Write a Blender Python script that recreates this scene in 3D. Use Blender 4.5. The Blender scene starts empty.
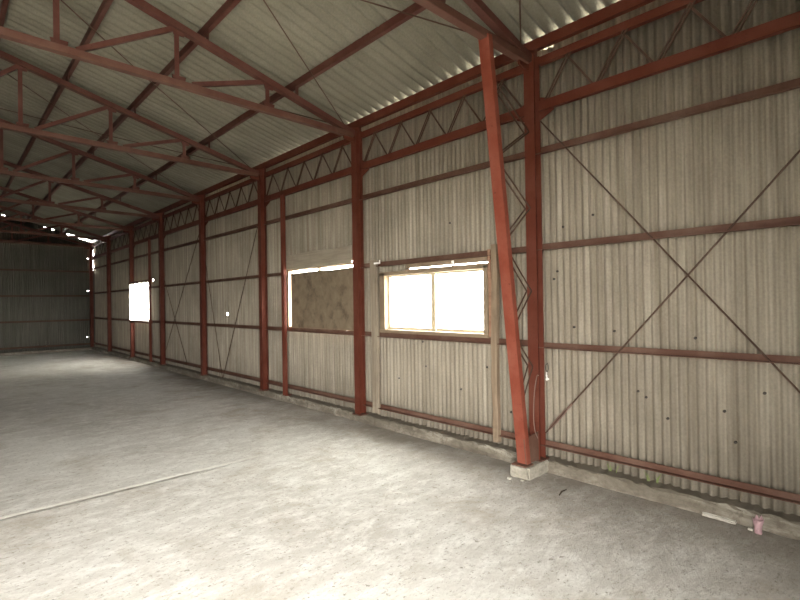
import bpy, bmesh, math, random
from mathutils import Vector, Matrix
random.seed(7)
sc = bpy.context.scene
col = sc.collection

# ------------------------------------------------------------------ layout
Y0, L = 2.384, 2.518               # first column seen, bay length
YC = lambda k: Y0 + k * L          # column line k (0 = nearest, 7 = far corner)
YEND = YC(7)                       # 20.01
YFRONT = -0.40
SLOPE = 0.267
RIDGE = -6.05
XLEFT = -12.1
CHORD_Z = 3.588                    # centre line of the rafters over X = 0
TIE_Z = 3.605
def roof_z(x):                     # centre plane of the roof sheets
    return 3.846 + SLOPE * (-x if x > RIDGE else (x - 2 * RIDGE))

# ------------------------------------------------------------------ helpers
class MB:
    """collects shapes, then links them as one mesh object"""
    def __init__(self):
        self.v = []; self.f = []; self.m = []; self.s = []
    def add(self, verts, faces, mi=0, smooth=False):
        n = len(self.v); self.v += [tuple(q) for q in verts]
        for fc in faces:
            self.f.append(tuple(i + n for i in fc)); self.m.append(mi); self.s.append(smooth)
    def box(self, a, b, mi=0):
        x0, y0, z0 = [min(p, q) for p, q in zip(a, b)]; x1, y1, z1 = [max(p, q) for p, q in zip(a, b)]
        vs = [(x0,y0,z0),(x1,y0,z0),(x1,y1,z0),(x0,y1,z0),(x0,y0,z1),(x1,y0,z1),(x1,y1,z1),(x0,y1,z1)]
        self.add(vs, [(3,2,1,0),(4,5,6,7),(0,1,5,4),(1,2,6,5),(2,3,7,6),(3,0,4,7)], mi)
    def prism(self, A, B, side, prof, mi=0):
        """profile (u, w) swept from A to B; u along side, w along the third axis"""
        A, B = Vector(A), Vector(B); d = (B - A).normalized()
        s = Vector(side); s = (s - d * s.dot(d)).normalized(); t = d.cross(s)
        n = len(prof)
        vs = [A + s * u + t * w for u, w in prof] + [B + s * u + t * w for u, w in prof]
        fs = [(i, (i + 1) % n, (i + 1) % n + n, i + n) for i in range(n)]
        self.add(vs, fs + [tuple(range(n - 1, -1, -1)), tuple(range(n, 2 * n))], mi)
    def tube(self, pts, r, n=8, mi=0):
        pts = [Vector(q) for q in pts]; rings = []
        ref = Vector((0.31, 0.17, 0.93))
        for i, q in enumerate(pts):
            d = (pts[min(i + 1, len(pts) - 1)] - pts[max(i - 1, 0)]).normalized()
            s = d.cross(ref).normalized(); t = d.cross(s)
            rr = r[i] if isinstance(r, (list, tuple)) else r
            rings.append([q + (s * math.cos(2 * math.pi * k / n) + t * math.sin(2 * math.pi * k / n)) * rr for k in range(n)])
        vs = [p for rg in rings for p in rg]; fs = []
        for i in range(len(pts) - 1):
            for k in range(n):
                fs.append((i * n + k, i * n + (k + 1) % n, (i + 1) * n + (k + 1) % n, (i + 1) * n + k))
        self.add(vs, fs, mi, True)
        self.add(rings[0], [tuple(range(n - 1, -1, -1))], mi); self.add(rings[-1], [tuple(range(n))], mi)
    def mesh(self, name, mats):
        me = bpy.data.meshes.new(name); me.from_pydata(self.v, [], self.f); me.validate()
        bm = bmesh.new(); bm.from_mesh(me); bmesh.ops.recalc_face_normals(bm, faces=bm.faces); bm.to_mesh(me); bm.free()
        for m in (mats if isinstance(mats, (list, tuple)) else [mats]): me.materials.append(m)
        if len(me.polygons) == len(self.m):
            me.polygons.foreach_set('material_index', self.m); me.polygons.foreach_set('use_smooth', self.s)
        me.update(); return me
    def build(self, name, mats, parent=None, bevel=0.0):
        o = bpy.data.objects.new(name, self.mesh(name, mats)); col.objects.link(o)
        if parent is not None: o.parent = parent
        if bevel:
            b = o.modifiers.new('bevel', 'BEVEL'); b.width = bevel; b.segments = 2; b.limit_method = 'ANGLE'
        return o

def pL(a, b, t):                    # angle: leg a along u, leg b along w, corner at the origin
    return [(0,0),(a,0),(a,t),(t,t),(t,b),(0,b)]
def pT(w, h, t):
    return [(-w/2,0),(w/2,0),(w/2,t),(t/2,t),(t/2,h),(-t/2,h),(-t/2,t),(-w/2,t)]
def pC(h, b, t):                    # channel: web along u, flanges towards +w
    return [(-h/2,0),(h/2,0),(h/2,b),(h/2-t,b),(h/2-t,t),(-h/2+t,t),(-h/2+t,b),(-h/2,b)]
def pH(w, d, tw, tf):
    return [(-w/2,-d/2),(w/2,-d/2),(w/2,-d/2+tf),(tw/2,-d/2+tf),(tw/2,d/2-tf),(w/2,d/2-tf),(w/2,d/2),(-w/2,d/2),
            (-w/2,d/2-tf),(-tw/2,d/2-tf),(-tw/2,-d/2+tf),(-w/2,-d/2+tf)]
def pR(w, h):
    return [(-w/2,-h/2),(w/2,-h/2),(w/2,h/2),(-w/2,h/2)]

def tag(o, label, cat, group=None, kind=None):
    o['label'] = label; o['category'] = cat
    if group: o['group'] = group
    if kind: o['kind'] = kind
    return o
def empty(name, loc=(0, 0, 0)):
    o = bpy.data.objects.new(name, None); o.empty_display_size = 0.1; o.location = loc; col.objects.link(o); return o
def copy_tree(o, parent=None):
    c = o.copy(); col.objects.link(c)
    if parent is not None: c.parent = parent
    for ch in list(o.children): copy_tree(ch, c)
    return c

# ------------------------------------------------------------------ materials
def new_mat(name):
    m = bpy.data.materials.new(name); m.use_nodes = True
    nt = m.node_tree; b = nt.nodes['Principled BSDF']; b.inputs['Specular IOR Level'].default_value = 0.25
    return m, nt, b
def N(nt, typ, **kw):
    n = nt.nodes.new(typ)
    for k, v in kw.items(): setattr(n, k, v)
    return n
def coords(nt, scale=(1, 1, 1), world=True):
    g = N(nt, 'ShaderNodeNewGeometry') if world else N(nt, 'ShaderNodeTexCoord')
    mp = N(nt, 'ShaderNodeMapping'); mp.inputs['Scale'].default_value = scale
    nt.links.new(g.outputs['Position' if world else 'Object'], mp.inputs['Vector']); return mp.outputs['Vector']
def noise(nt, vec, scale, detail=4, rough=0.6, dist=0.0):
    n = N(nt, 'ShaderNodeTexNoise'); n.inputs['Scale'].default_value = scale; n.inputs['Detail'].default_value = detail
    n.inputs['Roughness'].default_value = rough; n.inputs['Distortion'].default_value = dist
    nt.links.new(vec, n.inputs['Vector']); return n.outputs['Fac']
def ramp(nt, fac, stops):
    r = N(nt, 'ShaderNodeValToRGB'); e = r.color_ramp.elements
    while len(e) > len(stops): e.remove(e[-1])
    while len(e) < len(stops): e.new(0.5)
    for i, (p, c) in enumerate(stops):
        e[i].position = p; e[i].color = (c if isinstance(c, tuple) else (c, c, c)) + (1,)
    nt.links.new(fac, r.inputs['Fac']); return r.outputs['Color']
def mix(nt, a, b, fac, mode='MIX'):
    m = N(nt, 'ShaderNodeMix', data_type='RGBA', blend_type=mode)
    for sock, v in ((m.inputs[0], fac), (m.inputs[6], a), (m.inputs[7], b)):
        if hasattr(v, 'links'): nt.links.new(v, sock)
        elif isinstance(v, tuple): sock.default_value = v + (1,)
        else: sock.default_value = v
    return m.outputs[2]
def math_(nt, op, a, b=0.0, clamp=False):
    m = N(nt, 'ShaderNodeMath', operation=op, use_clamp=clamp)
    for s, v in zip(m.inputs, (a, b)):
        if hasattr(v, 'links'): nt.links.new(v, s)
        else: s.default_value = v
    return m.outputs[0]
def bump(nt, b, h, strength, dist):
    n = N(nt, 'ShaderNodeBump'); n.inputs['Strength'].default_value = strength; n.inputs['Distance'].default_value = dist
    nt.links.new(h, n.inputs['Height']); nt.links.new(n.outputs['Normal'], b.inputs['Normal'])

def sheet_mat(name, c0, c1, c2, streak, stain=0.5, fleck=0.0):
    """weathered cement sheet; streak = noise scale per axis (long along the flutes)"""
    m, nt, b = new_mat(name)
    st = noise(nt, coords(nt, streak), 1.0, 5, 0.65)
    base = ramp(nt, st, [(0.28, c0), (0.5, c1), (0.72, c2)])
    big = noise(nt, coords(nt), 0.9, 5, 0.65)
    base = mix(nt, base, tuple(x * 0.72 for x in c0), math_(nt, 'MULTIPLY', ramp(nt, big, [(0.45, 0.0), (0.75, 1.0)]), stain))
    st2 = noise(nt, coords(nt, tuple(s * 2.3 if s > 2 else s * 0.6 for s in streak)), 1.0, 6, 0.75)
    base = mix(nt, base, (0.10, 0.085, 0.055), math_(nt, 'MULTIPLY', ramp(nt, st2, [(0.60, 0.0), (0.75, 1.0)]), stain * 0.75))
    fine = noise(nt, coords(nt), 55, 3, 0.6)
    base = mix(nt, base, ramp(nt, fine, [(0.25, 0.72), (0.75, 1.12)]), 0.6, 'MULTIPLY')
    nt.links.new(base, b.inputs['Base Color']); b.inputs['Roughness'].default_value = 0.85
    bump(nt, b, fine, 0.25, 0.004)
    return m

def paint_mat(name, c, dust=(0.30, 0.19, 0.15), amount=0.35, rough=0.55):
    m, nt, b = new_mat(name)
    n1 = noise(nt, coords(nt), 3.0, 5, 0.65); n2 = noise(nt, coords(nt), 38, 4, 0.7)
    k = mix(nt, tuple(x * 0.78 for x in c), tuple(min(1, x * 1.2) for x in c), n1)
    b.inputs['Specular IOR Level'].default_value = 0.12
    k = mix(nt, k, dust, math_(nt, 'MULTIPLY', ramp(nt, n1, [(0.42, 0.0), (0.75, 1.0)]), amount))
    k = mix(nt, k, tuple(x * 0.35 for x in c), ramp(nt, n2, [(0.60, 0.0), (0.74, 0.6)]))
    nt.links.new(k, b.inputs['Base Color']); b.inputs['Roughness'].default_value = rough
    bump(nt, b, n2, 0.2, 0.002)
    return m

def wood_mat(name, c0, c1, along=(30, 30, 1.5), stain=0.3):
    m, nt, b = new_mat(name)
    g = noise(nt, coords(nt, along), 1.0, 5, 0.6, 0.4)
    k = ramp(nt, g, [(0.3, c0), (0.7, c1)])
    s = noise(nt, coords(nt), 4.0, 5, 0.7)
    k = mix(nt, k, tuple(x * 0.4 for x in c0), math_(nt, 'MULTIPLY', ramp(nt, s, [(0.5, 0.0), (0.72, 1.0)]), stain))
    nt.links.new(k, b.inputs['Base Color']); b.inputs['Roughness'].default_value = 0.75
    bump(nt, b, g, 0.3, 0.003)
    return m

def plain(name, c, rough=0.6, metal=0.0):
    m, nt, b = new_mat(name)
    n = noise(nt, coords(nt), 30, 3)
    nt.links.new(mix(nt, tuple(x * 0.8 for x in c), tuple(min(1, x * 1.15) for x in c), n), b.inputs['Base Color'])
    b.inputs['Roughness'].default_value = rough; b.inputs['Metallic'].default_value = metal
    return m

M = {}
M['wall'] = sheet_mat('wall_sheet', (0.180, 0.150, 0.110), (0.262, 0.226, 0.174), (0.36, 0.318, 0.255), (1, 16, 0.55), 0.6)
M['roof'] = sheet_mat('roof_sheet', (0.155, 0.143, 0.108), (0.188, 0.174, 0.134), (0.225, 0.21, 0.166), (0.9, 2.5, 0.9), 0.45)
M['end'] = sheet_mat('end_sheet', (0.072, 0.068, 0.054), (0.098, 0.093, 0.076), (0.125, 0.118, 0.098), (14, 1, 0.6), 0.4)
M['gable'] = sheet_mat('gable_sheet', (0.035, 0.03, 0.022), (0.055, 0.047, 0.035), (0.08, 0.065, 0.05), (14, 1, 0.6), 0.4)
M['red'] = paint_mat('red_oxide_paint', (0.094, 0.0245, 0.0145), (0.15, 0.068, 0.047), 0.35)
M['girt'] = paint_mat('dull_red_brown_paint', (0.098, 0.048, 0.033), (0.17, 0.112, 0.084), 0.6, 0.65)
M['truss'] = paint_mat('roof_steel_paint', (0.088, 0.033, 0.025), (0.14, 0.08, 0.062), 0.45, 0.6)
M['strut'] = paint_mat('bright_red_oxide_paint', (0.175, 0.043, 0.025), (0.26, 0.11, 0.08), 0.4)
M['tie'] = paint_mat('dusty_tie_paint', (0.098, 0.044, 0.032), (0.14, 0.085, 0.066), 0.6, 0.6)
M['rod'] = paint_mat('rusty_rod', (0.070, 0.040, 0.028), (0.13, 0.08, 0.055), 0.4, 0.7)
M['bolt'] = plain('dark_bolt', (0.035, 0.028, 0.022), 0.6)
M['grey_wood'] = wood_mat('weathered_timber', (0.17, 0.135, 0.098), (0.31, 0.26, 0.195))
M['header_wood'] = wood_mat('grey_plank', (0.24, 0.20, 0.148), (0.33, 0.282, 0.22), (30, 2.0, 30), 0.25)
M['brown_board'] = wood_mat('brown_board', (0.15, 0.105, 0.068), (0.28, 0.21, 0.145))
M['frame_wood'] = wood_mat('pine_frame', (0.175, 0.125, 0.08), (0.27, 0.205, 0.14), (30, 3, 3))
M['brown_wood'] = wood_mat('brown_batten', (0.20, 0.105, 0.065), (0.30, 0.175, 0.115), (30, 2, 30))
M['chip'] = wood_mat('chipboard', (0.150, 0.112, 0.072), (0.215, 0.168, 0.115), (9, 9, 9), 0.8)
M['sash'] = plain('pale_sash', (0.50, 0.42, 0.29), 0.5)
M['block'] = sheet_mat('rough_concrete', (0.20, 0.18, 0.14), (0.33, 0.30, 0.245), (0.46, 0.43, 0.37), (5, 5, 5), 0.35)
M['paper'] = plain('pink_card', (0.42, 0.27, 0.28), 0.8)
M['white'] = plain('white_scrap', (0.85, 0.82, 0.78), 0.7)
M['weed'] = plain('weed_green', (0.20, 0.26, 0.08), 0.6)
M['cable'] = plain('dusty_cable', (0.17, 0.105, 0.082), 0.7)
M['stone'] = plain('pale_chip', (0.46, 0.43, 0.37), 0.85)
M['twig'] = plain('dark_twig', (0.06, 0.045, 0.03), 0.85)

def kerb_mat():
    m, nt, b = new_mat('kerb_concrete')
    n1 = noise(nt, coords(nt, (1, 0.8, 3)), 2.2, 7, 0.72, 0.5); n2 = noise(nt, coords(nt), 24, 5, 0.7)
    k = ramp(nt, n1, [(0.30, (0.09, 0.075, 0.055)), (0.50, (0.165, 0.142, 0.11)), (0.72, (0.36, 0.33, 0.27))])
    k = mix(nt, k, (0.12, 0.10, 0.075), ramp(nt, n2, [(0.50, 0.0), (0.64, 0.85)]))
    # soil lying on the top face
    g = N(nt, 'ShaderNodeNewGeometry'); sx = N(nt, 'ShaderNodeSeparateXYZ'); nt.links.new(g.outputs['Normal'], sx.inputs[0])
    up = ramp(nt, sx.outputs['Z'], [(0.55, 0.0), (0.8, 0.85)])
    k = mix(nt, k, (0.13, 0.11, 0.083), up)
    nt.links.new(k, b.inputs['Base Color']); b.inputs['Roughness'].default_value = 0.9
    bump(nt, b, n1, 0.5, 0.02)
    return m
M['kerb'] = kerb_mat()

def floor_mat():
    m, nt, b = new_mat('old_concrete_floor')
    P = coords(nt)
    Pd = coords(nt, (1.0, 1.7, 1))
    n1 = noise(nt, P, 0.55, 6, 0.62, 0.6)
    n2 = noise(nt, Pd, 4.2, 10, 0.80, 0.15)
    n3 = noise(nt, Pd, 20, 8, 0.78, 0.1)
    k = ramp(nt, n1, [(0.32, (0.385, 0.355, 0.31)), (0.5, (0.46, 0.435, 0.39)), (0.68, (0.54, 0.52, 0.475))])
    k = mix(nt, k, (0.70, 0.685, 0.64), ramp(nt, n2, [(0.46, 0.0), (0.62, 0.65)]))
    k = mix(nt, k, (0.30, 0.245, 0.18), ramp(nt, noise(nt, P, 1.5, 6, 0.68, 0.5), [(0.52, 0.0), (0.70, 0.6)]))
    k = mix(nt, k, (0.22, 0.20, 0.165), ramp(nt, n3, [(0.55, 0.0), (0.64, 0.75)]))
    k = mix(nt, k, (0.20, 0.175, 0.14), ramp(nt, noise(nt, P, 30, 4, 0.65), [(0.60, 0.0), (0.68, 0.85)]))
    # brown tone broken by noise, darker towards the long wall
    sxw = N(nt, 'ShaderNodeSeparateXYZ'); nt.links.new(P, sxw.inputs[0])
    wall_tone = ramp(nt, math_(nt, 'ADD', sxw.outputs['X'], math_(nt, 'ADD', math_(nt, 'MULTIPLY', noise(nt, P, 1.7, 6, 0.7), 1.6), 0.0)), [(0.0, 0.0), (0.75, 0.75)])
    k = mix(nt, k, (0.205, 0.175, 0.135), wall_tone)
    # thin pale crack veins
    v = N(nt, 'ShaderNodeTexVoronoi', feature='DISTANCE_TO_EDGE'); v.inputs['Scale'].default_value = 0.75
    wob = N(nt, 'ShaderNodeTexNoise'); wob.inputs['Scale'].default_value = 3.5; wob.inputs['Detail'].default_value = 6
    nt.links.new(P, wob.inputs['Vector'])
    add = N(nt, 'ShaderNodeVectorMath', operation='MULTIPLY_ADD'); add.inputs[1].default_value = (0.5, 0.5, 0.5)
    nt.links.new(wob.outputs['Color'], add.inputs[0]); nt.links.new(P, add.inputs[2]); nt.links.new(add.outputs[0], v.inputs['Vector'])
    vein = ramp(nt, v.outputs['Distance'], [(0.0, 1.0), (0.012, 0.0)])
    vm = math_(nt, 'MULTIPLY', vein, ramp(nt, noise(nt, P, 0.8, 3), [(0.5, 0.0), (0.6, 0.3)]))
    k = mix(nt, k, (0.72, 0.69, 0.62), vm)
    # construction joint across the slab at Y = 4.51
    sx = N(nt, 'ShaderNodeSeparateXYZ'); nt.links.new(P, sx.inputs[0])
    w = noise(nt, P, 5.0, 6, 0.7)
    yy = math_(nt, 'ADD', sx.outputs['Y'], math_(nt, 'MULTIPLY', math_(nt, 'SUBTRACT', w, 0.5), 0.07))
    dj = math_(nt, 'ABSOLUTE', math_(nt, 'SUBTRACT', yy, 4.512))
    fade = math_(nt, 'MULTIPLY', ramp(nt, math_(nt, 'MULTIPLY', sx.outputs['X'], -0.2), [(0.25, 0.0), (0.46, 1.0)]), 1.0)
    jl = math_(nt, 'MULTIPLY', ramp(nt, dj, [(0.0, 1.0), (0.012, 0.85), (0.026, 0.0)]), fade)
    k = mix(nt, k, (0.24, 0.215, 0.175), math_(nt, 'MULTIPLY', jl, ramp(nt, noise(nt, P, 2.2, 4), [(0.4, 0.25), (0.6, 0.9)])))
    dl = math_(nt, 'ABSOLUTE', math_(nt, 'SUBTRACT', yy, 4.555))
    k = mix(nt, k, (0.70, 0.67, 0.60), math_(nt, 'MULTIPLY', ramp(nt, dl, [(0.0, 0.8), (0.03, 0.0)]), fade))  # pale line paints in the highlight along the joint's raised edge
    # darker old slab beyond the joint
    far = ramp(nt, math_(nt, 'MULTIPLY', yy, 0.1), [(0.450, 0.0), (0.453, 0.10), (0.9, 0.15)])
    k = mix(nt, k, mix(nt, k, (0.66, 0.65, 0.62), 1.0, 'MULTIPLY'), far)
    nt.links.new(k, b.inputs['Base Color']); b.inputs['Roughness'].default_value = 0.75
    b.inputs['Specular IOR Level'].default_value = 0.3
    h = math_(nt, 'ADD', math_(nt, 'MULTIPLY', n2, 0.6), math_(nt, 'MULTIPLY', n3, 0.35))
    h = math_(nt, 'SUBTRACT', h, math_(nt, 'MULTIPLY', jl, 0.5))
    bump(nt, b, h, 0.75, 0.04)
    return m
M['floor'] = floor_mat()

def yard_mat():
    m, nt, b = new_mat('yard_gravel')
    k = ramp(nt, noise(nt, coords(nt), 1.5, 6), [(0.3, (0.28, 0.265, 0.23)), (0.7, (0.38, 0.365, 0.32))])
    nt.links.new(k, b.inputs['Base Color']); b.inputs['Roughness'].default_value = 0.95
    return m
M['yard'] = yard_mat()

def glass_mat():
    m, nt, b = new_mat('window_glass'); nt.nodes.remove(b)
    t = N(nt, 'ShaderNodeBsdfTransparent'); t.inputs[0].default_value = (0.93, 0.95, 0.94, 1)
    g = N(nt, 'ShaderNodeBsdfGlossy'); g.inputs['Roughness'].default_value = 0.05
    d = N(nt, 'ShaderNodeBsdfTranslucent'); d.inputs[0].default_value = (0.9, 0.9, 0.88, 1)
    a = N(nt, 'ShaderNodeMixShader'); a.inputs[0].default_value = 0.06
    c = N(nt, 'ShaderNodeMixShader'); c.inputs[0].default_value = 0.15
    nt.links.new(t.outputs[0], a.inputs[1]); nt.links.new(g.outputs[0], a.inputs[2])
    nt.links.new(a.outputs[0], c.inputs[1]); nt.links.new(d.outputs[0], c.inputs[2])
    nt.links.new(c.outputs[0], nt.nodes['Material Output'].inputs['Surface'])
    return m
M['glass'] = glass_mat()

def film_mat():
    m, nt, b = new_mat('milky_film'); nt.nodes.remove(b)
    k = ramp(nt, noise(nt, coords(nt, (1, 7, 0.8)), 1.0, 4), [(0.3, (0.74, 0.75, 0.73)), (0.7, (0.92, 0.93, 0.91))])
    t = N(nt, 'ShaderNodeBsdfTransparent'); d = N(nt, 'ShaderNodeBsdfTranslucent'); f = N(nt, 'ShaderNodeBsdfDiffuse')
    for q in (t, d, f): nt.links.new(k, q.inputs[0])
    a = N(nt, 'ShaderNodeMixShader'); a.inputs[0].default_value = 0.6
    c = N(nt, 'ShaderNodeMixShader'); c.inputs[0].default_value = 0.10
    nt.links.new(d.outputs[0], a.inputs[1]); nt.links.new(t.outputs[0], a.inputs[2])
    nt.links.new(a.outputs[0], c.inputs[1]); nt.links.new(f.outputs[0], c.inputs[2])
    nt.links.new(c.outputs[0], nt.nodes['Material Output'].inputs['Surface'])
    return m
M['film'] = film_mat()

# ------------------------------------------------------------------ corrugated sheeting
def corrugated(name, mats, u0, u1, pitch, amp, w_at, holes, place, kind_label, n=8, sheet=0.72, extra=None):
    """u runs across the flutes, w along them; place(u, w, h) -> point.  holes = (u0, u1, w0, w1)"""
    us = []
    k = 0
    while u0 + k * pitch / n < u1: us.append(u0 + k * pitch / n); k += 1
    us.append(u1)
    for h in holes: us += [h[0], h[1]]
    us = sorted(set(round(q, 4) for q in us))
    ws = sorted(set(round(q, 4) for h in holes for q in h[2:]))
    mb = MB(); idx = {}
    def vert(i, w, key):
        if (i, key) not in idx:
            u = us[i]
            h = amp * math.sin(2 * math.pi * u / pitch) + (0.004 if int((u - u0) / sheet) % 2 else -0.001) + 0.0025 * math.sin(u * 3.1 + math.sin(u * 1.7) * 2)
            idx[(i, key)] = len(mb.v); mb.v.append(place(u, w, h))
        return idx[(i, key)]
    for i in range(len(us) - 1):
        um = 0.5 * (us[i] + us[i + 1])
        lo0, hi0 = w_at(us[i]); lo1, hi1 = w_at(us[i + 1])
        lv = [('lo', lo0, lo1)] + [(w, w, w) for w in ws if w > max(lo0, lo1) + 1e-3 and w < min(hi0, hi1) - 1e-3] + [('hi', hi0, hi1)]
        for a, b in zip(lv, lv[1:]):
            wm = 0.25 * (a[1] + a[2] + b[1] + b[2])
            if any(h[0] - 1e-6 < um < h[1] + 1e-6 and h[2] - 1e-6 < wm < h[3] + 1e-6 for h in holes): continue
            mb.f.append((vert(i, a[1], a[0]), vert(i + 1, a[2], a[0]), vert(i + 1, b[2], b[0]), vert(i, b[1], b[0])))
            mb.m.append(0); mb.s.append(True)
    if extra: extra(mb)
    o = mb.build(name, mats)
    o['kind'] = 'structure'
    s = o.modifiers.new('thickness', 'SOLIDIFY'); s.thickness = 0.005; s.offset = 0
    return o

XS = 0.062                                             # centre plane of the wall sheets
WIN = (2.965, 4.52, 1.165, 1.845)                      # opening of the wide window
SLOT = (2.975, 4.10, 1.872, 1.890)
HATCH = (5.12, 6.84, 1.13, 2.05)
FAR = (13.80, 15.25, 1.10, 2.12)
holes_r = [WIN, SLOT, HATCH, FAR, (2.388, 2.408, 0.770, 0.800), (5.02, 5.05, 2.00, 2.03), (13.50, 13.60, 2.13, 2.19),
           (9.05, 9.12, 1.30, 1.345), (5.30, 5.34, 1.09, 1.10)]
bolt_spots = [(2.263,1.684),(2.082,1.264),(1.739,1.241),(1.156,1.209),(1.56,0.779),(1.501,0.74),(0.984,0.71),(0.754,0.863),
              (0.922,0.507),(2.169,2.133),(3.466,2.334),(3.35,0.582),(3.854,0.78),(3.01,0.841),(2.736,0.436),(1.9,2.2),(1.35,0.60),
              (2.23,1.75),(3.9,1.05),(4.3,0.6)]
def bolts(mb):
    for y, z in bolt_spots:
        mb.tube([(0.040, y, z), (0.052, y, z)], 0.0075, 8, 1)
def wall_top(y):
    z = 3.772 if y < 9.9 else 3.87
    if 2.24 < y < 2.375: z = 3.745
    return z
wall_r = corrugated('wall_right', [M['wall'], M['bolt']], YFRONT, YEND + 0.075, 0.0605, 0.0115,
                    lambda y: (0.060, wall_top(y)), holes_r,
                    lambda u, w, h: (XS + h, u, w), '', n=8, sheet=0.68, extra=bolts)
tag(wall_r, 'long side wall of beige fluted cement sheet with two windows and a boarded hatch', 'wall')

slits = [(4.556, 4.560, 1.16, 1.21), (4.556, 4.559, 1.23, 1.28), (4.556, 4.558, 1.29, 1.315), (4.556, 4.560, 1.34, 1.38), (4.556, 4.558, 0.34, 0.41), (4.556, 4.559, 0.70, 0.76), (5.390, 5.393, 1.56, 1.66), (5.390, 5.392, 1.69, 1.76)]
def roof_extra(mb): pass
def roof_half(name, x_low, x_high, holes):
    # w = -X distance from the wall line; two rows keep the sheets straight
    return corrugated(name, [M['roof']], YFRONT - 0.1, YEND + 0.05, 0.134, 0.033,
                      lambda y: (x_low + 0.01 * math.sin(y * 11), x_high), holes,
                      lambda u, w, h: (-w, u, roof_z(-w) + h), '', n=8, sheet=0.94)
ceil = roof_half('ceiling', -0.30, -RIDGE, slits)
tag(ceil, 'underside of the fluted roof sheets sloping up from the long side wall', 'ceiling')
ceil2 = roof_half('ceiling', -RIDGE, -XLEFT + 0.1, [])
tag(ceil2, 'underside of the fluted roof sheets beyond the ridge', 'ceiling')

# end wall (u = X) : lower sheets and darker gable above
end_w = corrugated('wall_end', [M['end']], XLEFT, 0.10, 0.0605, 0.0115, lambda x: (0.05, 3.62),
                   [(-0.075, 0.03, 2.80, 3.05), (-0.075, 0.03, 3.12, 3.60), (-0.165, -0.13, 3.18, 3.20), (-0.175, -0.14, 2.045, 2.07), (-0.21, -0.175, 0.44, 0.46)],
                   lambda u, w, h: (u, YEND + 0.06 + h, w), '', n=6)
tag(end_w, 'dim far end wall of grey fluted sheets', 'wall')
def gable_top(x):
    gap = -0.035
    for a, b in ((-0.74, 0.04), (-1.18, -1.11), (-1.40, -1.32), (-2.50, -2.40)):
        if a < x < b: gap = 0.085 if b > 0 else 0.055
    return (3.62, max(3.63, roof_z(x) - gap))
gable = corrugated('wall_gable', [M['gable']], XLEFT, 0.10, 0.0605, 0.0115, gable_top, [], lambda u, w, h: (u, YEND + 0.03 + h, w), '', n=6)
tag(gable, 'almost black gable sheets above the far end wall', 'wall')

# left wall and front wall, out of the picture, with the openings that let the daylight in
LEFT_OPEN = []
wl = corrugated('wall_left', [M['wall']], YFRONT, YEND, 0.0605, 0.0115, lambda y: (-0.04, 3.90), LEFT_OPEN, lambda u, w, h: (XLEFT - 0.06 + h, u, w), '', n=4)
tag(wl, 'opposite side wall of fluted sheets with open bays', 'wall')
DOOR = (-5.9, -3.7, -0.05, 2.75)
wf = corrugated('wall_front', [M['wall']], XLEFT, 0.06, 0.0605, 0.0115, lambda x: (-0.04, roof_z(x) + 0.03), [DOOR], lambda u, w, h: (u, YFRONT + h, w), '', n=4)
tag(wf, 'front gable wall of fluted sheets around the open doorway', 'wall')

# floor, kerb, yard
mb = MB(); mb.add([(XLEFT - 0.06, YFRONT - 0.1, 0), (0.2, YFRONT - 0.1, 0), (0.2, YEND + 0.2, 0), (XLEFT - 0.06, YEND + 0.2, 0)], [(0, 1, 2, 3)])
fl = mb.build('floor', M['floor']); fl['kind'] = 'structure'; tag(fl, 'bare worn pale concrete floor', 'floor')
mb = MB(); mb.add([(-60, -60, -0.12), (60, -60, -0.12), (60, 70, -0.12), (-60, 70, -0.12)], [(0, 1, 2, 3)])
yd = mb.build('ground', M['yard']); yd['kind'] = 'structure'; tag(yd, 'pale gravel yard outside the shed', 'ground')

def rough_strip(name, y0, y1, front, top, back, mat, ny=160, base=-0.1):
    """kerb running along Y with a crumbling top edge"""
    mb = MB(); rows = []
    rnd = random.Random(3)
    for i in range(ny + 1):
        y = y0 + (y1 - y0) * i / ny
        j = lambda s: rnd.uniform(-s, s)
        rows.append([(front - 0.012 + j(0.006), y, base), (front - 0.010 + j(0.006), y, 0.0), (front + j(0.006), y, top * 0.55), (front + 0.006 + j(0.008), y, top * 0.88 + j(0.006)),
                     (front + 0.022 + j(0.008), y, top + j(0.006)), (0.5 * (front + back), y, top + 0.006 + j(0.008)), (back, y, top + 0.014), (back, y, base)])
    m = len(rows[0])
    for rw in rows: mb.v += rw
    for i in range(ny):
        for k in range(m):
            mb.f.append((i * m + k, i * m + (k + 1) % m, (i + 1) * m + (k + 1) % m, (i + 1) * m + k)); mb.m.append(0); mb.s.append(False)
    for base_i in (0, ny):
        mb.f.append(tuple(base_i * m + k for k in range(m))); mb.m.append(0); mb.s.append(False)
    o = mb.build(name, mat); o['kind'] = 'structure'; return o
kb = rough_strip('baseboard_right', YFRONT, YEND, -0.065, 0.098, 0.16, M['kerb'], 420)
tag(kb, 'crumbling concrete kerb along the foot of the long side wall', 'kerb')
mb = MB(); mb.box((XLEFT, YEND - 0.06, -0.1), (-0.07, YEND + 0.16, 0.085)); ke = mb.build('baseboard_end', M['kerb'], bevel=0.01); ke['kind'] = 'structure'
tag(ke, 'concrete kerb at the foot of the far end wall', 'kerb')

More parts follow.
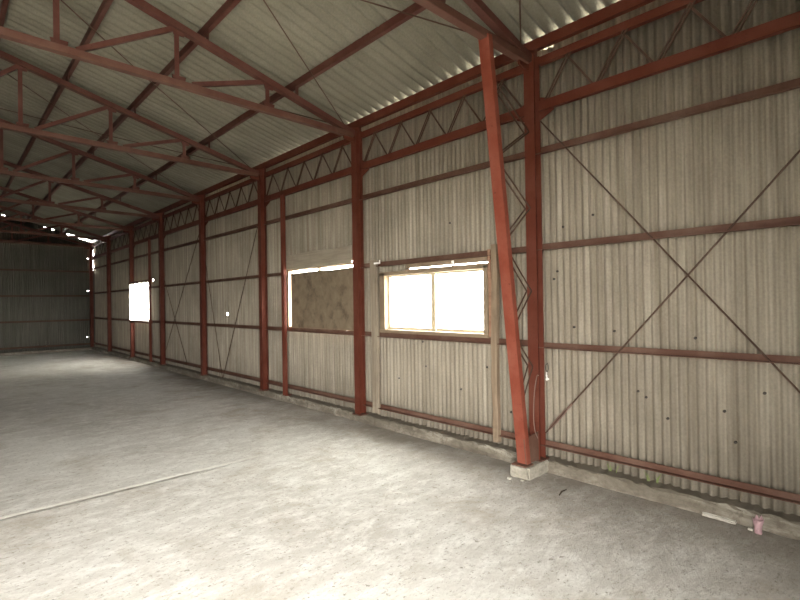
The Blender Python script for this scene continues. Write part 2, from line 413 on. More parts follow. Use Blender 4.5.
# ------------------------------------------------------------------ columns
def make_column(half=None):
    root = empty('steel_column')
    mb = MB(); zt = 3.66
    if half is None:
        mb.prism((-0.07, 0, 0.10), (-0.07, 0, zt), (0, 1, 0), pH(0.10, 0.10, 0.007, 0.009)); mb.build('shaft', M['red'], root)
    else:
        mb.prism((-0.07, 0, 0.10), (-0.07, 0, half[0]), (0, 1, 0), pH(0.10, 0.10, 0.007, 0.009)); mb.build('lower_shaft', M['red'], root)
        mb = MB(); mb.prism((-0.07, 0, half[1]), (-0.07, 0, zt), (0, 1, 0), pH(0.10, 0.10, 0.007, 0.009)); mb.build('upper_shaft', M['red'], root)
    b = MB(); b.box((-0.145, -0.075, 0.098), (0.0, 0.075, 0.110)); b.build('base_plate', M['girt'], root)
    for sy in (-1, 1):
        g = MB(); g.prism((-0.03, sy * 0.055, 3.20), (-0.022, sy * 0.055, 3.20), (0, 1, 0),
                          [(0, -0.11), (sy * 0.13, -0.05), (sy * 0.13, 0.05), (0, 0.09)])
        g.build('gusset_plate', M['red'], root)
    h = MB(); h.prism((-0.10, -0.008, 3.60), (-0.10, 0.008, 3.60), (1, 0, 0), [(-0.17, -0.06), (0.10, -0.13), (0.10, 0.10), (-0.17, 0.07)])
    h.build('head_plate', M['red'], root)
    return root
col_labels = {
    0: 'nearest red steel column, standing on a pale concrete block next to the slanting strut',
    1: 'red steel column between the wide window and the chipboard hatch',
    2: 'red steel column left of the thin post beside the chipboard hatch',
    3: 'third red steel column beyond the nearest, left of the two rods meeting at the kerb',
    4: 'fourth red steel column beyond the nearest, right of the far thin post',
    5: 'red steel column cut in two by the small milky far window',
    6: 'red steel column last before the dark far corner',
    7: 'dark steel column standing in the far corner against the end wall',
    -1: 'red steel column at the front end of the long side wall'}
proto_col = None
for k in range(-1, 8):
    if k == 5: c = make_column((1.09, 2.14))
    elif proto_col is None: c = proto_col = make_column()
    else: c = copy_tree(proto_col)
    c.location = (0, YC(k) if k < 7 else YC(7) - 0.06, 0)
    if k == -1: c.location.y = YC(-1) + 0.05
    tag(c, col_labels[k], 'column', 'steel columns along the side wall', 'thing')

# concrete foot of the nearest column
def lump(name, a, b, mat, jit=0.008, seed=1, cuts=3):
    bm = bmesh.new(); bmesh.ops.create_cube(bm, size=1.0)
    bmesh.ops.bevel(bm, geom=bm.edges[:], offset=0.06, segments=2, affect='EDGES')
    bmesh.ops.subdivide_edges(bm, edges=bm.edges[:], cuts=cuts, use_grid_fill=True)
    rnd = random.Random(seed)
    for v in bm.verts:
        q = Vector([a[i] + (b[i] - a[i]) * (v.co[i] + 0.5) for i in range(3)])
        v.co = q + Vector([rnd.uniform(-jit, jit) for _ in range(3)]) * (0 if abs(q.z - a[2]) < 1e-4 else 1)
    me = bpy.data.meshes.new(name); bm.to_mesh(me); bm.free(); me.materials.append(mat)
    o = bpy.data.objects.new(name, me); col.objects.link(o); return o
blk = lump('concrete_block', (-0.375, 2.285, 0.0), (-0.03, 2.475, 0.100), M['block'], 0.004, 4)
tag(blk, 'rough pale concrete block under the nearest red column and slanting strut', 'block')

# intermediate posts
def make_post(z0, z1):
    r = empty('wind_post')
    mb = MB(); mb.prism((-0.06, 0, z0), (-0.06, 0, z1), (0, 1, 0), pC(0.075, 0.045, 0.006)); mb.build('shaft', M['red'], r)
    b = MB(); b.box((-0.09, -0.05, z0), (0.0, 0.05, z0 + 0.01)); b.build('base_plate', M['red'], r); return r
p1 = make_post(0.103, 3.17); p1.location = (0, 6.73, 0)
tag(p1, 'thin red steel post at the far edge of the chipboard hatch', 'post', None, 'thing')
p2 = copy_tree(p1); p2.location = (0, 13.33, 0)
tag(p2, 'thin dark red steel post at the near edge of the small milky far window', 'post', None, 'thing')

# slanting strut laced to the nearest column
strut = empty('slanting_strut', (0, YC(0), 0))
A, B = Vector((-0.312, 0, 0.105)), Vector((-0.765, 0, 3.60))
mb = MB(); mb.prism(A, B, (0, 1, 0), [(w_, -q) for w_, q in pC(0.098, 0.055, 0.007)][::-1]); mb.build('shaft', M['strut'], strut, 0.002)
mb = MB(); mb.box((-0.37, -0.07, 0.100), (-0.25, 0.07, 0.112)); mb.build('base_plate', M['girt'], strut)
mb = MB(); mb.prism((0, -0.042, 0), (0, -0.034, 0), (1, 0, 0), [(-0.315, -0.112), (-0.10, -0.112), (-0.10, -0.36), (-0.345, -0.33)])
mb.build('gusset_plate', M['girt'], strut)
sx_at = lambda z: A.x + (B.x - A.x) * (z - A.z) / (B.z - A.z) + 0.03
zig = [(1, 0.55), (0, 0.92), (1, 1.24), (0, 1.58), (1, 1.97), (0, 2.31), (1, 2.66), (0, 2.98), (1, 3.34)]
for (s0, z0), (s1, z1) in zip(zig, zig[1:]):
    for dy in (0.004, 0.052):
        a = Vector((sx_at(z0) if s0 else -0.123, dy, z0)); b = Vector((sx_at(z1) if s1 else -0.123, dy, z1))
        mb = MB(); mb.prism(a, b, (0, 1, 0), pR(0.006, 0.013)); mb.build('lacing_bar', M['rod'], strut)
tag(strut, 'slanting red steel strut laced by thin bars to the nearest column', 'strut', None, 'thing')

# ------------------------------------------------------------------ roof trusses
PURLIN_X = (-0.032, -0.93, -1.95, -2.72, -3.43, -4.45)
def make_truss():
    root = empty('roof_truss')
    ch = pT(0.075, 0.070, 0.010)
    rz = lambda x: CHORD_Z + SLOPE * (-x if x > RIDGE else x - 2 * RIDGE)
    tz = lambda x: TIE_Z + 0.0155 * (-x if x > RIDGE else x - 2 * RIDGE) * 1.0
    for (x0, x1) in ((-0.09, RIDGE), (XLEFT + 0.05, RIDGE)):
        mb = MB(); mb.prism((x0, 0, rz(x0)), (x1, 0, rz(x1)), (0, 1, 0), [(-0.036,-0.034),(0.036,-0.034),(0.036,0.034),(-0.036,0.034)]); mb.build('top_chord', M['truss'], root, 0.004)
        mb = MB(); xs = x0 - 0.05 if x0 > RIDGE else x0 + 0.05
        mb.prism((xs, 0, tz(xs) - 0.01), (x1, 0, tz(x1) - 0.01), (0, 1, 0), [(-0.036,-0.032),(0.036,-0.032),(0.036,0.032),(-0.036,0.032)]); mb.build('bottom_chord', M['tie'], root, 0.006)
    for px_ in PURLIN_X:
        mb = MB(); mb.box((px_ + 0.004, -0.03, rz(px_) + 0.03), (px_ + 0.010, 0.03, roof_z(px_) - 0.05)); mb.build('purlin_cleat', M['truss'], root)
    nodes = [-1.27, -2.22, -3.18, -4.14, -5.10]
    for sgn in (1, -1):
        X = lambda q: q if sgn == 1 else 2 * RIDGE - q
        for i, q in enumerate(nodes):
            x = X(q)
            mb = MB(); mb.prism((x, 0, tz(x)), (x, 0, rz(x)), (0, 1, 0), pL(0.045, 0.045, 0.006)); mb.build('web_post', M['truss'], root)
            x2 = X(nodes[i + 1] + 0.13) if i + 1 < len(nodes) else X(RIDGE + 0.1)
            mb = MB(); mb.prism((x2, 0, tz(x2) + 0.01), (X(q + 0.02), 0, rz(X(q + 0.02))), (0, 1, 0), pL(0.045, 0.045, 0.006)); mb.build('web_diagonal', M['truss'], root)
            for zz, dz in ((rz(x), -0.035), (tz(x), 0.03)):
                mb = MB(); mb.prism((x, -0.006, zz + dz), (x, 0.006, zz + dz), (1, 0, 0), [(-0.07, -0.04), (0.06, -0.04), (0.045, 0.045), (-0.05, 0.045)])
                mb.build('gusset_plate', M['truss'], root)
    mb = MB(); mb.prism((RIDGE, 0, tz(RIDGE)), (RIDGE, 0, rz(RIDGE)), (0, 1, 0), pL(0.045, 0.045, 0.006)); mb.build('web_post', M['truss'], root)
    return root
tr_labels = [
    'nearest red roof truss, meeting the top of the slanting strut',
    'red roof truss resting on the column between the wide window and the chipboard hatch',
    'red roof truss second behind the nearest, on the column left of the thin hatch post',
    'red roof truss resting on the third column beyond the nearest one',
    'dark red roof truss resting on the fourth column beyond the nearest one',
    'dark red roof truss above the small milky far window',
    'almost black roof truss, last before the far gable',
    'almost black roof truss right against the far gable']
proto = None
for k in range(8):
    t = proto = make_truss() if proto is None else proto
    if k: t = copy_tree(proto)
    t.location = (0, YC(k) if k < 7 else YC(7) - 0.09, 0)
    tag(t, tr_labels[k], 'roof truss', 'red trusses carrying the roof', 'thing')

# purlins
pur = [(-0.032, 'dark red eave beam under the lower ends of the roof sheets'),
       (-0.93, 'red roof purlin, first above the eave beam'),
       (-1.95, 'red roof purlin, second above the eave beam'),
       (-2.72, 'red roof purlin, third above the eave beam'),
       (-3.43, 'red roof purlin, highest one seen in the upper left of the photo'),
       (-4.45, 'red roof purlin next to the ridge')]
for x, lab in pur:
    zt = roof_z(x) - 0.032; dp = 0.092 if x > -0.5 else 0.078
    y1 = YEND + 0.02
    mb = MB(); d = Vector((-1, 0, SLOPE)).normalized()
    w = 0.045 if x < -0.5 else 0.05
    mb.prism((x, YFRONT + 0.02, zt - dp / 2), (x, y1, zt - dp / 2), (0, 0, 1), pC(dp, w, 0.006))
    o = mb.build('roof_purlin', M['truss'] if x < -0.5 else M['red'])
    tag(o, lab, 'purlin', 'long purlins under the roof sheets', 'thing')

# roof bracing rods (crossed in plan just under the purlins)
def rod(name, pts, r, mat): mb = MB(); mb.tube(pts, r, 6); return mb.build(name, mat)
rz2 = lambda x: CHORD_Z + 0.03 - SLOPE * x
rl = ['thin dark rod under the roof, rising behind the nearest truss from the nearest column',
      'thin dark rod under the roof, dropping to the column beside the hatch',
      'thin dark roof rod rising over the chipboard hatch bay, away from the hatch column',
      'thin dark roof rod over the hatch bay, dropping to the second column beyond the nearest',
      'thin dark roof rod over the slack-rod bay, dropping to its near column',
      'thin dark roof rod over the slack-rod bay, dropping to its far column',
      'thin dark roof rod in front of the nearest truss, dropping to the nearest column',
      'thin dark roof rod in front of the nearest truss, dropping away from it']
i = 0
for k in (0, 1, 2, -1):
    for a, b in ((k, k + 1), (k + 1, k)):
        if k == -1: a, b = b, a
        xa, xb = -0.28, -4.1
        o = rod('roof_rod', [(xa, YC(a) + (0.03 if b > a else -0.03), rz2(xa)), (0.5 * (xa + xb), 0.5 * (YC(a) + YC(b)), rz2(0.5 * (xa + xb)) - 0.035), (xb, YC(b), rz2(xb))], 0.0065, M['rod'])
        tag(o, rl[i], 'rod', 'bracing rods under the roof', 'thing'); i += 1

# ------------------------------------------------------------------ eave lattice girders, one per bay
def make_girder(first=False):
    r = empty('lattice_girder'); y0, y1 = 0.055, L - 0.055
    mb = MB(); mb.prism((-0.052, y0, 3.604), (-0.052, y1, 3.604), (0, 0, 1), pC(0.066, 0.045, 0.006)); mb.build('upper_chord', M['red'], r)
    mb = MB(); mb.prism((-0.052, y0, 3.208), (-0.052, y1, 3.208), (0, 0, 1), pC(0.082, 0.045, 0.006)); mb.build('lower_chord', M['red'], r)
    n = 5; p = (L - 0.2) / n
    for j in range(n):
        ya = 0.10 + p * j; ym = ya + p * 0.5; yb = ya + p
        mb = MB(); mb.prism((-0.040, ym + 0.02, 3.577), (-0.040, ya + 0.02, 3.246), (1, 0, 0), pR(0.008, 0.016)); mb.build('lattice_bar', M['rod'], r)
        for off in (-0.013, 0.016):
            mb = MB(); mb.prism((-0.048, ym - 0.02 + off, 3.577), (-0.048, yb - 0.03 + off, 3.246), (1, 0, 0), pR(0.008, 0.012)); mb.build('lattice_bar', M['rod'], r)
    return r
gl = {-1: 'lattice girder below the roof right of the nearest red column',
      0: 'lattice girder below the roof above the wide window',
      1: 'lattice girder below the roof above the chipboard hatch',
      2: 'lattice girder below the roof in the bay whose two rods meet at the kerb',
      3: 'lattice girder below the roof in the bay before the far thin post',
      4: 'dim lattice girder below the roof above the small milky far window',
      5: 'dim lattice girder below the roof between the far window and the last bay',
      6: 'dim lattice girder below the roof against the far corner'}
pg = None
for k in range(-1, 7):
    g = pg = make_girder() if pg is None else pg
    if k > -1: g = copy_tree(pg)
    g.location = (0, YC(k), 0)
    tag(g, gl[k], 'girder', 'lattice girders along the top of the side wall', 'thing')

# ------------------------------------------------------------------ girts
def girt(y0, y1, z, a, label, x=0.0, name='wall_girt', mat='girt'):
    mb = MB(); mb.add([], [])
    # vertical leg towards the room, lower leg towards the sheet
    mb.prism((x, y0, z - a / 2), (x, y1, z - a / 2), (0, 0, 1), [(0, 0), (a, 0), (a, -0.006), (0.006, -0.006), (0.006, -0.047), (0, -0.047)])
    o = mb.build(name, M[mat]); tag(o, label, 'girt', 'angle rails across the side wall', 'thing'); return o
yn, yf = YFRONT + 0.03, YEND - 0.03
girt(yn, Y0 - 0.004, 2.825, 0.062, 'topmost brown rail under the girder, right of the nearest column')
girt(yn, Y0 - 0.004, 1.970, 0.056, 'upper brown rail crossed by both brace rods, right of the nearest column')
girt(yn, Y0 - 0.004, 1.100, 0.048, 'lower brown rail crossed by both brace rods, right of the nearest column')
girt(yn, Y0 - 0.004, 0.235, 0.048, 'lowest brown rail just above the kerb, right of the nearest column')
girt(Y0 + 0.004, yf, 2.828, 0.062, 'long brown rail just below the lattice girders, left of the nearest column')
girt(Y0 + 0.004, 4.96, 1.965, 0.056, 'brown rail directly above the wide window')
girt(6.78, yf, 1.970, 0.050, 'long brown rail level with the hatch top, from the hatch to the far corner')
girt(Y0 + 0.004, yf, 1.110, 0.054, 'long brown rail below the wide window and the hatch')
girt(Y0 + 0.004, yf, 0.235, 0.050, 'lowest long brown rail just above the kerb, left of the nearest column')

def rail(z, a, label):
    mb = MB(); mb.prism((XLEFT + 0.1, YEND + 0.036, z - a / 2), (-0.12, YEND + 0.036, z - a / 2), (0, 0, 1), [(0, 0), (a, 0), (a, 0.006), (0.006, 0.006), (0.006, -0.0), ])
    return mb
for z, lab in ((2.724, 'upper dark rail across the far end wall'), (1.886, 'second dark rail from the top across the far end wall'),
               (1.05, 'third dark rail from the top across the far end wall'), (0.215, 'lowest dark rail across the far end wall')):
    mb = MB(); mb.box((XLEFT + 0.1, YEND - 0.005, z - 0.03), (-0.12, YEND + 0.045, z + 0.03))
    o = mb.build('end_wall_rail', M['rod']); tag(o, lab, 'rail', 'rails across the end wall', 'thing')
mb = MB(); mb.box((XLEFT + 0.1, YEND - 0.03, 3.57), (-0.12, YEND + 0.02, 3.66))
o = mb.build('end_wall_beam', M['rod']); tag(o, 'dark beam between the far end wall and its gable', 'beam', None, 'thing')

# ------------------------------------------------------------------ brace rods on the side wall
def brace(pts, label, turn=None, r=0.006):
    root = empty('brace_rod', pts[0])
    loc = Vector(pts[0]); P = [Vector(q) - loc for q in pts]
    mb = MB(); mb.tube(P, r, 6); mb.build('rod', M['rod'], root)
    if turn:
        d = (P[1] - P[0]).normalized(); s = Vector((1, 0, 0)); t = d.cross(s)
        a, b = P[0] + d * turn[0], P[0] + d * turn[1]
        mb = MB()
        for sg in (-1, 1): mb.tube([a, a + (b - a) * 0.2 + t * sg * 0.010, a + (b - a) * 0.8 + t * sg * 0.010, b], 0.0045, 6)
        mb.tube([b - d * 0.015, b + d * 0.05], 0.009, 8)
        mb.build('turnbuckle', M['cable'], root)
    tag(root, label, 'brace rod', 'brace rods across the side wall', 'thing'); return root
XR = -0.014
brace([(XR, 2.335, 0.325), (XR, -0.085, 3.125)], 'brace rod rising to the right from the foot of the nearest column', (0.03, 0.34))
brace([(XR - 0.014, 2.335, 3.088), (XR - 0.014, -0.085, 0.11)], 'brace rod falling to the right from the top of the nearest column')
brace([(XR, 7.50, 3.15), (XR, 9.16, 0.12)], 'slack brace rod falling left to the kerb from the column near the thin hatch post', r=0.006)
brace([(XR - 0.014, 9.89, 2.35), (XR - 0.014, 9.16, 0.12)], 'slack brace rod falling right to the kerb between two columns, meeting its neighbour', r=0.006)
brace([(XR, 10.05, 3.20), (XR, 12.40, 0.45)], 'brace rod falling left over its whole bay, left of the two slack rods', r=0.006)
brace([(XR - 0.014, 12.40, 2.12), (XR - 0.014, 11.0, 0.26)], 'shorter brace rod crossing the long one in the bay before the far thin post', r=0.006)

# ------------------------------------------------------------------ wide window
win = empty('window_1', (0, 0, 0)); win['kind'] = 'structure'
def part(a, b, name, mat, parent, bevel=0.003):
    mb = MB(); mb.box(a, b); return mb.build(name, M[mat], parent, bevel)
xa, xb = -0.035, 0.085
part((xa, 4.452, 1.175), (xb, 4.540, 1.850), 'jamb', 'frame_wood', win)
part((xa, 2.935, 1.175), (xb, 2.985, 1.850), 'jamb', 'frame_wood', win)
part((xa, 2.935, 1.818), (xb, 4.540, 1.862), 'head_rail', 'frame_wood', win)
part((xa - 0.01, 2.925, 1.138), (xb, 4.550, 1.175), 'sill', 'frame_wood', win)
def sash(y0, y1, x, wn, wf):
    z0, z1, w = 1.177, 1.817, 0.03
    mb = MB(); mb.box((x, y0, z0), (x + 0.022, y1, z0 + w)); mb.box((x, y0, z1 - w * 0.6), (x + 0.022, y1, z1))
    mb.box((x, y0, z0 + w), (x + 0.022, y0 + wn, z1 - w * 0.6)); mb.box((x, y1 - wf, z0 + w), (x + 0.022, y1, z1 - w * 0.6))
    s = mb.build('sash', M['sash'], win)
    g = MB(); g.box((x + 0.009, y0 + wn, z0 + w), (x + 0.013, y1 - wf, z1 - w * 0.5)); g.build('pane', M['glass'], s)
sash(3.685, 4.452, 0.030, 0.062, 0.022); sash(2.986, 3.760, 0.056, 0.022, 0.05)
tag(win, 'wide two-pane sliding window with pale timber frame', 'window')
bt = MB(); bt.box((-0.030, 2.93, 1.851), (0.045, 4.10, 1.871)); o = bt.build('timber_batten', M['brown_wood'], None, 0.002)
tag(o, 'brown batten lying on the head of the wide window', 'batten')
root = empty('timber_batten', (0, 0, 0))
bt = MB(); bt.box((-0.012, 2.955, 1.893), (0.045, 4.10, 1.934)); bt.build('plank', M['frame_wood'], root, 0.002)
bt = MB(); bt.box((-0.028, 3.37, 1.868), (-0.012, 3.395, 1.925)); bt.build('bracket', M['white'], root, 0.002)
tag(root, 'pale timber batten between the daylight slot and the rail above the wide window', 'batten')

# boards standing against the wall
def plank(name, y0, y1, z0, z1, x0, x1, mat, label, lean=0.0, seed=0, cat='board'):
    rnd = random.Random(seed); mb = MB(); n = 12; rows = []
    for i in range(n + 1):
        z = z0 + (z1 - z0) * i / n; j = lambda: rnd.uniform(-0.004, 0.004); dy = lean * (i / n) + 0.006 * math.sin(i * 0.6 + seed)
        rows.append([(x0 + j(), y0 + dy + j(), z), (x1, y0 + dy, z), (x1, y1 + dy, z), (x0 + j(), y1 + dy + j(), z)])
    for rw in rows: mb.v += rw
    for i in range(n):
        for k in range(4): mb.f.append((i*4+k, i*4+(k+1)%4, (i+1)*4+(k+1)%4, (i+1)*4+k)); mb.m.append(0); mb.s.append(False)
    mb.f += [(3,2,1,0), (n*4, n*4+1, n*4+2, n*4+3)]; mb.m += [0, 0]; mb.s += [False, False]
    root = empty(name); b = mb.build('plank', M[mat], root, 0.002); tag(root, label, cat); return root
pl = plank('timber_board', 4.575, 4.685, 0.15, 2.02, -0.050, -0.012, 'grey_wood', 'grey upright board at the far side of the wide window', 0.012, 2)
mb = MB(); mb.box((-0.062, 4.50, 1.965), (-0.050, 4.61, 1.985)); mb.box((-0.062, 4.50, 1.965), (-0.052, 4.512, 2.01)); mb.build('bracket', M['white'], pl, 0.002)
plank('timber_board', 2.822, 2.882, 0.15, 2.04, -0.058, -0.008, 'brown_board', 'narrow brownish upright board between the wide window and the slanting strut', -0.012, 5)
plank('timber_batten', 2.895, 2.925, 1.15, 2.0, -0.03, 0.04, 'brown_wood', 'thin reddish upright batten tight against the near jamb of the wide window', 0.0, 8, 'batten')

# chipboard hatch
def panel(name, mat, label, cat, y0, y1, z0, z1, x, th, warp, seed):
    rnd = random.Random(seed); mb = MB(); ny, nz = 18, 6; idx = []
    for side in (0, 1):
        g = []
        for i in range(ny + 1):
            for j in range(nz + 1):
                y = y0 + (y1 - y0) * i / ny; z = z0 + (z1 - z0) * j / nz
                w = warp * math.sin(i / ny * 4.2 + seed) * math.sin(j / nz * 2.6 + 0.4)
                if j == 0: z += warp * 0.5 * math.sin(i * 0.9)
                if j == nz: z += warp * 0.7 * math.sin(i * 0.5 + seed)
                g.append(len(mb.v)); mb.v.append((x - w - (0 if side else th), y, z))
        idx.append(g)
    q = lambda s, i, j: idx[s][i * (nz + 1) + j]
    F = []
    for s in (0, 1):
        for i in range(ny):
            for j in range(nz): F.append((q(s,i,j), q(s,i+1,j), q(s,i+1,j+1), q(s,i,j+1)))
    for i in range(ny):
        F.append((q(0,i,0), q(0,i+1,0), q(1,i+1,0), q(1,i,0))); F.append((q(0,i,nz), q(0,i+1,nz), q(1,i+1,nz), q(1,i,nz)))
    for j in range(nz):
        F.append((q(0,0,j), q(0,0,j+1), q(1,0,j+1), q(1,0,j))); F.append((q(0,ny,j), q(0,ny,j+1), q(1,ny,j+1), q(1,ny,j)))
    mb.f += F; mb.m += [0] * len(F); mb.s += [False] * len(F)
    o = mb.build(name, M[mat]); tag(o, label, cat); return o
panel('chipboard_panel', 'chip', 'stained brown chipboard panel closing the hatch beside the red column', 'panel', 5.06, 6.645, 1.14, 1.962, 0.005, 0.012, 0.006, 2)
panel('header_plank', 'header_wood', 'wide grey warped plank above the bright gap over the chipboard panel', 'plank', 5.10, 6.76, 2.02, 2.245, -0.018, 0.016, 0.012, 3)
mb = MB(); mb.box((0.03, 5.12, 1.13), (0.09, 6.83, 1.15)); mb.box((0.03, 6.79, 1.15), (0.12, 6.83, 2.03)); mb.box((0.03, 5.10, 2.01), (0.12, 6.83, 2.035))
mb.box((0.03, 5.93, 1.15), (0.07, 5.97, 2.01))
o = mb.build('hatch_frame', M['frame_wood'], None, 0.002); tag(o, 'pale timber frame showing as a bright line around the chipboard panel', 'frame')

# small far window: milky film hung over the opening
w2 = empty('window_2'); w2['kind'] = 'structure'
mb = MB(); fy0, fy1, ny = 13.36, 15.03, 24
rows = [[(-0.125 + 0.010 * math.sin(i * 1.1), fy0 + (fy1 - fy0) * i / ny, z) for i in range(ny + 1)] for z in (1.125, 1.30, 1.7, 2.10 )]
for j, rw in enumerate(rows): mb.v += [(p[0], p[1], p[2] + (0.0 if j < 3 else 0.03 * math.sin(p[1] * 1.9))) for p in rw]
for j in range(3):
    for i in range(ny): mb.f.append((j*(ny+1)+i, j*(ny+1)+i+1, (j+1)*(ny+1)+i+1, (j+1)*(ny+1)+i)); mb.m.append(0); mb.s.append(True)
o = mb.build('film', M['film'], w2)
s = o.modifiers.new('thickness', 'SOLIDIFY'); s.thickness = 0.0015
part((-0.144, fy0, 1.300), (-0.138, fy1, 1.325), 'cross_bar', 'sash', w2)
part((-0.144, 14.18, 1.12), (-0.138, 14.22, 2.10), 'mullion', 'sash', w2)
part((-0.125, fy0 - 0.04, 2.105), (-0.02, fy1 + 0.04, 2.165), 'head_rail', 'girt', w2)
part((-0.125, fy0 - 0.04, 1.06), (-0.02, fy1 + 0.04, 1.12), 'sill', 'girt', w2)
tag(w2, 'small far window covered by a glowing milky sheet', 'window')

# ------------------------------------------------------------------ odds and ends
cab = [(-0.130, 2.326, 0.845), (-0.165, 2.318, 0.850), (-0.20, 2.312, 0.80), (-0.225, 2.312, 0.70), (-0.235, 2.315, 0.58), (-0.23, 2.318, 0.46), (-0.205, 2.32, 0.37), (-0.165, 2.322, 0.31)]
def smooth_pts(P, n=6):
    P = [Vector(q) for q in P]; out = []
    for i in range(len(P) - 1):
        p0, p1, p2, p3 = P[max(i-1,0)], P[i], P[i+1], P[min(i+2,len(P)-1)]
        for k in range(n):
            t = k / n
            out.append(0.5 * ((2*p1) + (p2-p0)*t + (2*p0-5*p1+4*p2-p3)*t*t + (3*p1-p0-3*p2+p3)*t**3))
    return out + [P[-1]]
mb = MB(); mb.tube(smooth_pts(cab), 0.0045, 8); o = mb.build('cable', M['cable']); tag(o, 'dusty looped cable hanging between the nearest column and the slanting strut', 'cable')
root = empty('wire_hook', (0.03, 2.335, 0.86))
mb = MB(); mb.tube(smooth_pts([(0.005, 0, 0.075), (-0.004, 0.012, 0.06), (-0.006, 0.014, 0.03), (-0.006, 0.004, 0.0), (-0.006, -0.012, 0.02), (-0.004, -0.010, 0.06), (0.005, 0, 0.075)]), 0.003, 6); mb.build('wire', M['bolt'], root)
mb = MB(); mb.tube(smooth_pts([(-0.006, 0.004, 0.0), (-0.008, 0.004, -0.03), (-0.006, 0.0, -0.06), (-0.005, -0.006, -0.075)]), [0.003] * 6 + [0.006] * 6 + [0.016] * 6 + [0.008], 8); mb.build('scrap', M['white'], root)
tag(root, 'dark wire hook with a white scrap, on the wall just right of the nearest column', 'hook')

# crushed pink carton by the kerb
root = empty('paper_carton', (-0.135, 0.765, 0))
mb = MB(); rnd = random.Random(11); n = 12; rows = []
for j in range(6):
    z = 0.10 * j / 5; r = 0.019 + 0.010 * j / 5
    rows.append([((r + rnd.uniform(-.003, .003)) * (1.15 * math.cos(2*math.pi*i/n)), (r + rnd.uniform(-.003, .003)) * math.sin(2*math.pi*i/n), z + (rnd.uniform(-0.028, 0.012) if j == 5 else 0)) for i in range(n)])
for rw in rows: mb.v += rw
for j in range(5):
    for i in range(n): mb.f.append((j*n+i, j*n+(i+1)%n, (j+1)*n+(i+1)%n, (j+1)*n+i)); mb.m.append(0); mb.s.append(False)
mb.f.append(tuple(range(n - 1, -1, -1))); mb.m.append(0); mb.s.append(False)
o = mb.build('cup', M['paper'], root); s = o.modifiers.new('thickness', 'SOLIDIFY'); s.thickness = 0.0015
tag(root, 'torn pink paper carton standing on the floor by the kerb', 'carton')

# weeds pushing through at the foot of the wall
def weed(y, x, z, h, n, label, seed):
    rnd = random.Random(seed); root = empty('weed_tuft', (x, y, z))
    for i in range(n):
        a = rnd.uniform(0, 6.28); l = h * rnd.uniform(0.6, 1.1); b = rnd.uniform(0.2, 0.5) * l; dy = rnd.uniform(-0.05, 0.05)
        P = [Vector((0.008 * math.cos(a), dy, 0)) + Vector((-abs(math.cos(a)) * b * 0.25 * t * t, math.sin(a) * b * t * t, l * t)) for t in (0, .25, .5, .75, 1)]
        mb = MB(); mb.tube(P, [0.002, 0.003, 0.0028, 0.002, 0.0008], 5); mb.build('blade', M['weed'], root)
    tag(root, label, 'weed', None, 'thing')
weed(1.455, 0.030, 0.100, 0.085, 6, 'thin green weed behind the lowest rail, right of the nearest column', 4)
weed(1.76, 0.030, 0.100, 0.07, 4, 'sparse green weed tuft close to the nearest column', 6)

for x, y, s, lab in ((-0.44, 2.43, 0.014, 'pale stone chip left of the concrete block'), (-0.40, 2.33, 0.010, 'tiny pale stone chip in front of the concrete block'), (-0.12, 0.81, 0.012, 'white stone chip beside the pink carton')):
    o = lump('stone_chip', (x - s, y - s * 1.2, 0.0), (x + s, y + s, s * 1.1), M['stone'], s * 0.15, int(s * 1e4), 1); tag(o, lab, 'stone')
mb = MB(); mb.tube([(-0.47, 1.955, 0.006), (-0.41, 1.968, 0.014), (-0.33, 1.972, 0.006)], [0.006, 0.006, 0.003], 6); o = mb.build('twig', M['twig'])
tag(o, 'short dark twig on the floor right of the concrete block', 'twig')
o = lump('plaster_strip', (-0.098, 0.90, 0.0), (-0.076, 1.09, 0.016), M['stone'], 0.006, 9, 4); tag(o, 'long white strip of broken plaster at the foot of the kerb', 'rubble', None, 'thing')

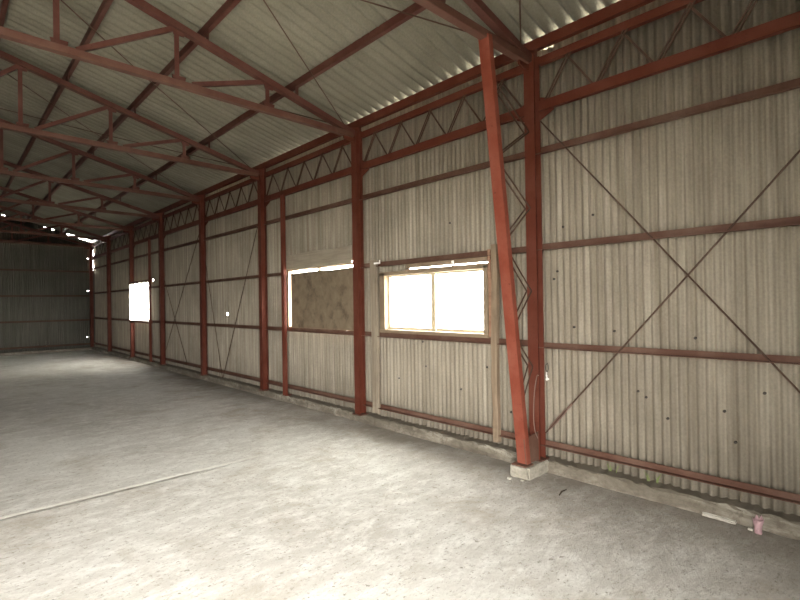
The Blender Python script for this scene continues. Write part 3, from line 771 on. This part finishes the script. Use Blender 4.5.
# ------------------------------------------------------------------ light : overcast sky through the openings
w = bpy.data.worlds.new('overcast'); sc.world = w; w.use_nodes = True
bg = w.node_tree.nodes['Background']; bg.inputs[0].default_value = (1.0, 0.985, 0.94, 1); bg.inputs[1].default_value = 3.0
def portal(name, loc, rot, sx_, sy_):
    l = bpy.data.lights.new(name, 'AREA'); l.shape = 'RECTANGLE'; l.size = sx_; l.size_y = sy_; l.cycles.is_portal = True
    o = bpy.data.objects.new(name, l); o.location = loc; o.rotation_euler = rot; col.objects.link(o)
portal('door_daylight', (0.5 * (DOOR[0] + DOOR[1]), YFRONT - 0.03, 1.3), (math.pi / 2, 0, 0), DOOR[1] - DOOR[0], 2.75)
for a in LEFT_OPEN:
    portal('bay_daylight', (XLEFT - 0.1, 0.5 * (a[0] + a[1]), 0.5 * (a[2] + a[3])), (0, -math.pi / 2, 0), a[3] - a[2], a[1] - a[0])
portal('window_daylight', (0.10, 3.74, 1.5), (0, math.pi / 2, 0), 0.68, 1.55)
portal('window_daylight', (0.10, 14.4, 1.6), (0, math.pi / 2, 0), 1.0, 1.6)

# ------------------------------------------------------------------ camera
cam = bpy.data.cameras.new('camera'); co = bpy.data.objects.new('camera', cam); col.objects.link(co)
yaw, pitch, roll = math.radians(42.92693), math.radians(0.25117), math.radians(-0.87042)
fw = Vector((math.sin(yaw) * math.cos(pitch), math.cos(yaw) * math.cos(pitch), math.sin(pitch)))
r0 = Vector((math.cos(yaw), -math.sin(yaw), 0)); u0 = r0.cross(fw)
r = r0 * math.cos(roll) + u0 * math.sin(roll); u = -r0 * math.sin(roll) + u0 * math.cos(roll)
mt = Matrix((r, u, -fw)).transposed().to_4x4(); mt.translation = Vector((-3.9222, 0, 1.5)); co.matrix_world = mt
cam.sensor_fit = 'HORIZONTAL'; cam.sensor_width = 36.0; cam.lens = 493.665 / 800 * 36.0; cam.clip_start = 0.05; cam.clip_end = 300
sc.camera = co
sc.view_settings.view_transform = 'Standard'; sc.view_settings.look = 'None'; sc.view_settings.gamma = 1.0
sc.view_settings.exposure = 4.42
sc.cycles.max_bounces = 10; sc.cycles.diffuse_bounces = 8; sc.cycles.use_denoising = True
